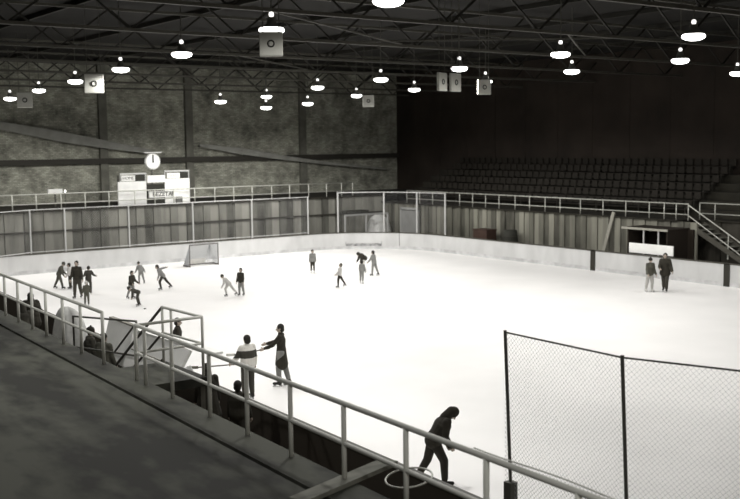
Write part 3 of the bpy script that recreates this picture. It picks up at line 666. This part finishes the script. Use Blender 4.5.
for x in (24.0, 25.6, 26.95, 28.4): B(x - 0.05, x + 0.05, 57.55, 57.65, 3.18, 5.0, 'support_post', 'iron')
c = empty('wall_clock', (26.15, 57.45, 5.78), 'round white clock with a black hand pointing straight up above the scoreboard', 'clock')
MB().lathe([(0, -0.06), (0.42, -0.06), (0.45, 0.0), (0.45, 0.1), (0, 0.1)], 36, axis='y').build('dial', 'white', c)
MB().lathe([(0.44, -0.075), (0.47, -0.075), (0.48, 0.1), (0.44, 0.1)], 36, axis='y').build('clock_rim', 'offwhite', c)
MB().box(-0.045, 0.045, -0.085, -0.065, -0.08, 0.39).build('minute_hand', 'black', c)
MB().box(-0.05, 0.05, -0.08, -0.062, -0.06, 0.25).build('hour_hand', 'black', c)
MB().box(-0.04, 0.04, 0.12, 0.2, -2.6, 0.3).build('stand_post', 'iron', c)
MB().box(-0.5, 0.6, 0.02, 0.1, 0.5, 0.56).build('hood_bar', 'pole', c)
bx = empty('notice_box', (21.05, 60.0, 3.18), 'small white box on a post beyond the platform railing', 'box')
MB().box(-0.43, 0.42, -0.1, 0.1, 0.76, 1.05).build('box_body', 'white', bx); MB().box(-0.04, 0.04, -0.04, 0.04, 0, 0.76).build('post', 'iron', bx)
sl = empty('signal_lamp', (21.66, 60.0, 3.18), 'tiny bright lamp on a thin post beside the small white box', 'lamp')
MB().ball((0, 0, 0.9), 0.06, 0.06, 0.09).build('bulb', 'vent', sl, True); MB().tube([(0, 0, 0), (0, 0, 0.84)], 0.02, 6).build('post', 'iron', sl)

# ------------------------------------------------------------------ building shell
struct(MB().box(-10, 49.3, 63.0, 63.3, -0.3, 12.2).build('wall_far', 'brick'))
w = MB().box(49.0, 49.3, -8, 63, -0.3, 12.2)
for i in range(24): w.box(48.98, 49.0, -6 + i * 2.9, -5.8 + i * 2.9, 5, 12)
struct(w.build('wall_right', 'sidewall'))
struct(MB().box(-10.3, -10, -8, 63.3, -0.3, 12.2).build('wall_left', 'sidewall'))
cl = MB().box(-10.3, 49.3, -8, 63.3, 12.0, 12.2)
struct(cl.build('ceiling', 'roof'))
for i, x in enumerate((13.3, 25.3, 31.3, 40.3)): struct(MB().box(x - 0.26, x + 0.26, 62.75, 63.0, 3.18, 12).build('pilaster', 'pil'))
struct(MB().box(-10, 49, 62.7, 62.75, 5.6, 5.95).build('trim_2', 'girt'))
def slant_bar(pts, w0):  # pale tapering band sloping down along the end wall
    m = MB(); vs = []
    for x, z0, z1 in pts: vs += [(x, 62.5, z0), (x, 62.5, z1), (x, 62.69, z1), (x, 62.69, z0)]
    fs = [(0, 1, 2, 3)]
    for i in range(len(pts) - 1):
        for j in range(4): fs.append((i * 4 + j, i * 4 + 4 + j, i * 4 + 4 + (j + 1) % 4, i * 4 + (j + 1) % 4))
    n = len(pts) * 4; fs.append((n - 1, n - 2, n - 3, n - 4)); return m.add(vs, fs)
struct(slant_bar([(14.0, 8.3, 8.6), (18.9, 7.75, 8.25), (22.5, 7.0, 7.65), (25.5, 6.55, 7.05), (28.4, 6.2, 6.45)], 0).build('trim_4', 'wall_band'))
struct(slant_bar([(31.9, 6.62, 6.8), (35.1, 6.05, 6.5), (39.0, 5.55, 5.85), (42.6, 5.15, 5.35), (47.5, 4.7, 4.85)], 0).build('trim_5', 'wall_band'))
# roof steel
ty = [-1.0, 5.3, 11.6, 17.9, 24.2, 30.5, 36.8, 43.1, 49.4, 55.7, 61.5]
for y in ty:
    m = MB(); wb = MB(); zb, zt = 10.3, 11.75
    m.bar((-10, y, zb), (49, y, zb), 0.12, 0.1); m.bar((-10, y, zt), (49, y, zt), 0.12, 0.1)
    x = -9.5; up = True
    while x < 48:
        wb.bar((x, y, zb if up else zt), (x + 1.9, y, zt if up else zb), 0.06, 0.06); x += 1.9; up = not up
    tr_ = struct(m.build('roof_truss', 'steel'))
    wb.build('web', 'web', tr_)
for x in (-6, -1, 4, 9, 14, 19, 24, 29, 34, 39, 44): struct(MB().box(x - 0.05, x + 0.05, -8, 63, 11.8, 11.98).build('ceiling_purlin', 'web'))
for i, (a, b) in enumerate((((14, 24.2), (24, 30.5)), ((30, 24.2), (22, 30.5)), ((20, 36.8), (28, 43.1)), ((34, 30.5), (26, 24.2)), ((33, 17.9), (41, 24.2)))):
    struct(MB().bar((*a, 10.36), (*b, 10.36), 0.05, 0.05).build('roof_brace', 'steel'))

# ------------------------------------------------------------------ lamps
LZ = 9.45
lamps = [
    (12.47, 16.27, LZ, 'largest ceiling lamp, cut off by the top edge, brightest of all'),
    (13.18, 21.87, LZ, 'ceiling lamp hanging right above the biggest grey loudspeaker box'),
    (14.27, 29.0, LZ, 'ceiling lamp third down the row from the largest lamp, with no loudspeaker near it'),
    (15.13, 35.7, LZ, 'ceiling lamp between the third lamp of the row and the mid-sized loudspeaker box'),
    (16.2, 43.1, LZ, 'ceiling lamp glowing against the edge of the mid-sized loudspeaker box'),
    (17.2, 50.7, LZ, 'ceiling lamp just above and past the small square loudspeaker box by the left side'),
    (16.9, 54.3, 9.2, 'ceiling lamp at the extreme left of the photo, before the small loudspeaker box'),
    (26.5, 49.4, 9.0, 'small ceiling lamp over the goal end, hanging alone high up beside the scoreboard clock'),
    (30.9, 52.0, LZ, 'small ceiling lamp, upper of the pair hanging one above the other'),
    (29.85, 50.3, 8.75, 'small ceiling lamp, lower of the pair hanging one above the other'),
    (32.5, 50.1, 9.0, 'smallest ceiling lamp, hanging low beside the middle of the end wall'),
    (28.3, 42.7, LZ, 'ceiling lamp hanging slightly higher than the smallest lamp beside it'),
    (35.1, 48.9, LZ, 'ceiling lamp touching the tiny square loudspeaker box in mid-roof'),
    (27.3, 36.2, LZ, 'bright ceiling lamp hanging higher than the lamp with the tiny loudspeaker box'),
    (34.0, 42.2, LZ, 'small ceiling lamp between the bright mid-roof lamp and the twin loudspeakers'),
    (25.95, 29.5, LZ, 'ceiling lamp hanging above the twin loudspeaker boxes'),
    (32.55, 35.2, LZ, 'ceiling lamp hanging directly over a single narrow loudspeaker box'),
    (24.7, 23.2, LZ, 'large ceiling lamp, upper of the two hanging clear of any box over the side boards'),
    (31.1, 28.6, LZ, 'ceiling lamp just below the large one over the side boards'),
    (23.65, 17.4, LZ, 'thin-looking ceiling lamp hanging highest over the side stand'),
    (30.4, 22.9, LZ, 'ceiling lamp below the thin-looking one over the side stand'),
    (38.5, 26.1, LZ, 'ceiling lamp cut by the right edge of the photo'),
]
proto = None
POWER = 1080
ld = bpy.data.lights.new('lamp_light', 'SPOT'); ld.energy = POWER; ld.spot_size = R(174); ld.spot_blend = 0.3; ld.shadow_soft_size = 0.2; ld.color = (1, 0.985, 0.95)
for x, y, z, lab in lamps:
    if proto is None:
        r = empty('ceiling_lamp', (x, y, z), lab, 'lamp', 'high bay ceiling lamps')
        MB().lathe([(0.02, 0.34), (0.09, 0.33), (0.12, 0.2), (0.16, 0.14), (0.29, 0.085), (0.3, 0.07), (0.27, 0.08), (0.16, 0.12), (0.02, 0.13)], 24).build('reflector', 'enamel', r, True)
        MB().lathe([(0.0, -0.1), (0.12, -0.093), (0.22, -0.07), (0.29, -0.03), (0.315, 0.015), (0.3, 0.055), (0.26, 0.075), (0.0, 0.08)], 24).build('bulb', 'bulb', r, True)  # bowl swollen so its shape takes in the lamp's glare halo
        MB().lathe([(0.02, 0.345), (0.055, 0.35), (0.065, 0.4), (0.05, 0.45), (0.01, 0.46)], 16).build('vent_cap', 'vent', r, True)
        MB().tube([(0, 0, 0.46), (0, 0, 12.0 - LZ)], 0.018, 6).build('hanger', 'iron', r)
        proto = r
    else:
        r = copy_tree(proto); r.location = (x, y, z); r['label'] = lab
    lo = bpy.data.objects.new('lamp_light', ld); C.objects.link(lo); lo.location = (x, y, z - 0.14)

# lamps over the near stand, beside and behind the viewer; last one added to brighten the left boards
for x, y, lab in ((3.0, 3.0, 'ceiling lamp over the near stand behind the viewer'), (4.0, -4.5, 'ceiling lamp over the near stand furthest behind the viewer'), (3.2, 22.0, 'ceiling lamp over the near walkway beyond the left edge'), (6.0, 41.0, 'added ceiling lamp over the near walkway towards the end wall, brightening the left boards')):
    r = copy_tree(proto); r.location = (x, y, LZ); r['label'] = lab
    lo = bpy.data.objects.new('lamp_light', ld); C.objects.link(lo); lo.location = (x, y, LZ - 0.14)
# loudspeakers: square grey boxes with one dark cone
spk = [((11.55, 19.2, 8.85), 0.5, 'biggest grey loudspeaker box, hanging under the second lamp of the row', 0),
       ((14.3, 36.2, 8.97), 0.68, 'mid-sized grey loudspeaker box with a dark cone, touching a glowing lamp', 0),
       ((15.8, 48.6, 8.9), 0.7, 'small square grey loudspeaker box nearest the left end of the roof', 0),
       ((30.0, 40.8, 8.77), 0.56, 'tiny square loudspeaker box hanging in mid-roof', 0),
       ((22.6, 26.5, 8.73), 0.6, 'first narrow box of the twin loudspeakers, the one without a lamp above', 64),
       ((23.75, 27.15, 8.77), 0.62, 'second narrow box of the twin loudspeakers, below a lamp', 58),
       ((26.5, 28.7, 8.75), 0.55, 'single narrow loudspeaker box hanging under its own lamp', 30)]
for loc, sz, lab, tw in spk:
    # turned to face the camera's side of the rink, then twisted
    rz = math.atan2(-(0 - loc[0]), (0 - loc[1])) + R(tw) + PI
    r = empty('loudspeaker', loc, lab, 'loudspeaker', 'loudspeakers hung from the roof', rz)
    hs = sz / 2
    dp = 0.1 if tw > 20 else 0.3
    MB().box(-hs, hs, 0.0, dp, -hs, hs).build('cabinet', 'speaker', r, bevel=0.015)
    MB().lathe([(0.0, 0.02), (hs * 0.1, 0.015), (hs * 0.26, -0.012), (hs * 0.31, -0.012), (hs * 0.33, 0.0)], 24, axis='y').build('cone', 'cone', r, True)
    MB().ball((-hs * 0.16, -0.015, 0), hs * 0.09, 0.012, hs * 0.17).build('dust_cap', 'dome', r, True)
    for x in (-hs * 0.7, hs * 0.7): MB().tube([(x, dp / 2, hs), (x, dp / 2, 12.0 - loc[2])], 0.012, 6).build('hanger', 'iron', r)

# ------------------------------------------------------------------ near walkway
rx = lambda y: 6.97 + 0.042 * y
Yw0, Yw1 = -7.9, 62.9
DZ = 2.3
dk = MB()
def slab(mb, xa, xb, ya, yb, z0, z1):
    """xa, xb functions of y"""
    vs = [(xa(ya), ya, z0), (xb(ya), ya, z0), (xb(yb), yb, z0), (xa(yb), yb, z0), (xa(ya), ya, z1), (xb(ya), ya, z1), (xb(yb), yb, z1), (xa(yb), yb, z1)]
    return mb.add(vs, [(0, 3, 2, 1), (4, 5, 6, 7), (0, 1, 5, 4), (1, 2, 6, 5), (2, 3, 7, 6), (3, 0, 4, 7)])
slab(dk, lambda y: -9.9, lambda y: rx(y) - 0.54, Yw0, Yw1, -0.3, DZ)
struct(dk.build('floor_walkway', 'deck'))
ed = slab(MB(), lambda y: rx(y) - 0.46, lambda y: rx(y) + 0.13, Yw0, Yw1, -0.3, DZ)
struct(ed.build('floor_ledge', 'deck'))
struct(slab(MB(), lambda y: rx(y) - 0.54, lambda y: rx(y) - 0.46, Yw0, Yw1, -0.3, DZ - 0.06).build('trim_6', 'seam'))
struct(MB().box(7.0, X0 - 0.14, -7.9, 54.0, -0.16, 0.25).build('floor_recess', 'pit'))
near = [-4.6, -3.2, -1.8, -0.4, 1.0, 2.4, 3.8, 5.22, 6.53, 7.88, 9.34, 10.71, 12.11, 13.45, 14.77, 16.3, 17.54, 17.99]
far = [19.79, 21.16, 22.39, 23.66, 24.8, 26.03, 27.27, 28.5, 29.8, 31.1, 32.4, 33.7, 35, 36.4, 37.8, 39.2, 40.6, 42, 43.4, 44.8, 46.2, 47.6, 49]
def walk_rail(label, ys):
    a, b = min(ys), max(ys); rr = 0.035
    f = empty('walkway_railing', (rx(a), a, DZ), label, 'railing', 'pipe railings along the near walkway')
    O = (-rx(a), -a, -DZ)
    for zz, nm in ((3.36, 'top_rail'), (2.83, 'mid_rail')):
        o = MB().tube([(rx(a), a, zz), (rx(b), b, zz)], rr if nm == 'top_rail' else rr * 0.85, 10).build(nm, 'pipe_dark', f, True); o.location = O
    for y in ys:
        o = MB().tube([(rx(y), y, DZ), (rx(y), y, 3.36)], rr, 10).build('post', 'pipe_dark', f, True); o.location = O
walk_rail('grey pipe railing along the near walkway, running towards the viewer from the landing', near)
walk_rail('grey pipe railing along the walkway on the far side of the gap at the landing', far)
tag(MB().tube([(rx(y) + 0.012, y, 3.418 + 0.012 * math.sin(y * 3)) for y in [8.1 - 0.1 * i for i in range(22)]] + [(rx(5.9) + 0.06, 5.9, 3.3), (rx(5.7) + 0.08, 5.7, 3.05)], 0.008, 6).build('highlight_strand', 'pipe', None, True), 'thin pale strand added as the highlight of the top rail beside the near wire fence', 'highlight_strand')  # pale strand added to draw the highlight along the top rail
# landing towards the ice with its rails and steps
ln = empty('landing_steps', (8.0, 18.0, DZ), 'small railed landing with steps going down from the walkway gap', 'landing')
O = (-8.0, -18.0, -DZ)
def lb(mb, nm, m='pipe_dark'):
    o = mb.build(nm, m, ln, m.startswith('pipe')); o.location = O; return o
lb(MB().box(7.95, 9.15, 17.9, 19.75, 2.0, 2.18), 'platform', 'deck')
A, Bc, Cc = (7.8, 18.0), (9.15, 18.05), (9.05, 19.65)
lb(MB().tube([(*A, 3.35), (*Bc, 3.35), (*Cc, 3.36)], 0.03, 8), 'top_rail'); lb(MB().tube([(*A, 2.82), (*Bc, 2.82), (*Cc, 2.82)], 0.026, 8), 'mid_rail')
for q in (Bc, Cc, (9.08, 19.3)): lb(MB().tube([(*q, 2.18), (*q, 3.36)], 0.03, 8), 'post')
lb(MB().tube([(*Cc, 3.36), (9.05, 21.0, 2.5), (9.05, 22.6, 1.45)], 0.03, 8), 'stair_rail', 'iron')
lb(MB().tube([(*Cc, 2.82), (9.05, 21.0, 1.96), (9.05, 22.6, 0.93)], 0.026, 8), 'stair_rail', 'iron')
for i in range(9):
    z = 2.3 - (i + 1) * 0.22; y = 19.75 + i * 0.34
    if z > 0.3: lb(MB().box(8.02, 9.1, y, y + 0.36, z - 0.05, z), 'tread', 'wood')
for x in (8.02, 9.1): lb(MB().bar((x, 19.75, 2.15), (x, 22.7, 0.27), 0.05, 0.2), 'stringer', 'wood')
for q in ((8.05, 18.0), (9.08, 18.0), (9.08, 19.68)): lb(MB().box(q[0] - 0.05, q[0] + 0.05, q[1] - 0.05, q[1] + 0.05, 0.25, 2.0), 'leg', 'wood')
gr = empty('pipe_barrier', (9.35, 21.7, 0.25), 'dark pipe barrier standing beyond the landing steps', 'barrier')
MB().tube([(0, 0, 0), (0, 0, 2.5), (0.0, 4.0, 2.1), (0.0, 4.0, 0)], 0.028, 8).build('frame', 'iron', gr, True)
MB().tube([(0, 0, 1.7), (0.0, 4.0, 1.3)], 0.024, 8).build('crossbar', 'iron', gr, True)
MB().tube([(0, 0.1, 2.4), (0.0, 1.3, 1.6)], 0.024, 8).build('slant_bar', 'iron', gr, True)
# white things behind the near boards
heap('covered_heap', (10.28, 28.7, 0.25), 0.42, 0.95, 1.88, 'tall white canvas-covered heap behind the near boards, beyond the dark-clad pair', 5, sharp=0.7)
def panel(name, pts, th, m, parent):
    a, b, c, d = map(V, pts); nn = (b - a).cross(d - a).normalized() * th
    return MB().add([a, b, c, d, a + nn, b + nn, c + nn, d + nn], [(0, 3, 2, 1), (4, 5, 6, 7), (0, 1, 5, 4), (1, 2, 6, 5), (2, 3, 7, 6), (3, 0, 4, 7)]).build(name, m, parent)
pn = empty('bench_hoarding', (10.5, 26.0, 0.25), 'slanting white hoarding panel behind the near boards, between the dark-clad pair and the landing', 'panel')
O2 = V((-10.5, -26.0, -0.25))
panel('panel_face', [(10.45, 26.6, 1.0), (10.45, 25.0, 0.95), (10.9, 25.3, 1.92), (10.9, 27.0, 1.95)], 0.06, 'white', pn).location = O2
MB().bar((10.9, 27.0, 1.98), (10.9, 25.25, 1.95), 0.12, 0.05).build('cap', 'palewood', pn).location = O2
for y in (26.4, 25.3): MB().box(10.5, 10.58, y - 0.04, y + 0.04, 0.25, 1.1).build('support_post', 'pole', pn).location = O2
gt = empty('tilted_gate', (10.5, 23.0, 0.25), 'long white gate section with pointed ledge tilted against the near boards by the landing', 'gate')
O2 = V((-10.5, -23.0, -0.25))
def gp(o): o.location = O2; return o
gp(panel('gate_panel', [(10.4, 25.0, 1.0), (10.4, 22.1, 0.95), (10.88, 22.0, 1.82), (10.88, 25.0, 1.88)], 0.08, 'white', gt))
gp(MB().bar((10.9, 25.1, 1.92), (11.05, 21.1, 1.88), 0.34, 0.05).build('ledge', 'white', gt))
gp(MB().tube([(10.35, 22.2, 1.12), (10.85, 21.95, 1.35)], 0.15, 14).build('roller', 'pole', gt, True))
gp(MB().bar((10.58, 24.9, 1.45), (10.58, 22.15, 1.42), 0.05, 0.05).build('batten', 'palewood', gt))
for y in (24.6, 22.5): gp(MB().box(10.4, 10.48, y - 0.05, y + 0.05, 0.25, 1.05).build('support_post', 'wood', gt))
# beam and hoop close to the viewer
tag(MB().bar((6.5, 10.42, 2.336), (8.38, 10.98, 2.336), 0.26, 0.06).build('timber_beam', 'beam'), 'grey timber beam lying under the railing and sticking out past the walkway edge', 'beam')
tag(MB().tube([(8.72 + 0.33 * math.cos(t), 11.0 + 0.33 * math.sin(t), 2.03 + 0.05 * math.cos(t)) for t in [2 * PI * i / 40 for i in range(40)]], 0.014, 8, closed=True).build('wire_hoop', 'pipe', None, True),
    'thin pale wire hoop hanging off the end of the timber beam', 'hoop')

# ------------------------------------------------------------------ world, camera, view
w = bpy.data.worlds.new('World'); sc.world = w; w.use_nodes = True
bg = w.node_tree.nodes['Background']; bg.inputs[0].default_value = (1.0, 0.86, 0.66, 1); bg.inputs[1].default_value = 0.15
cam = bpy.data.cameras.new('Camera'); co = bpy.data.objects.new('Camera', cam); C.objects.link(co)
cam.sensor_width = 36; cam.lens = 1028 / 740 * 36; cam.clip_end = 300
co.matrix_world = Matrix(((0.80499354, 0.0696456, -0.58918155, 0), (-0.59318091, 0.07600797, -0.80147314, 0), (-0.01103658, 0.99467195, 0.10249836, 6.7), (0, 0, 0, 1)))
sc.camera = co
cam.dof.use_dof = True; cam.dof.focus_distance = 22; cam.dof.aperture_fstop = 1.4
vs = sc.view_settings
vs.view_transform = 'Standard'; vs.look = 'None'; vs.gamma = 1; vs.exposure = 0.0; vs.use_curve_mapping = False
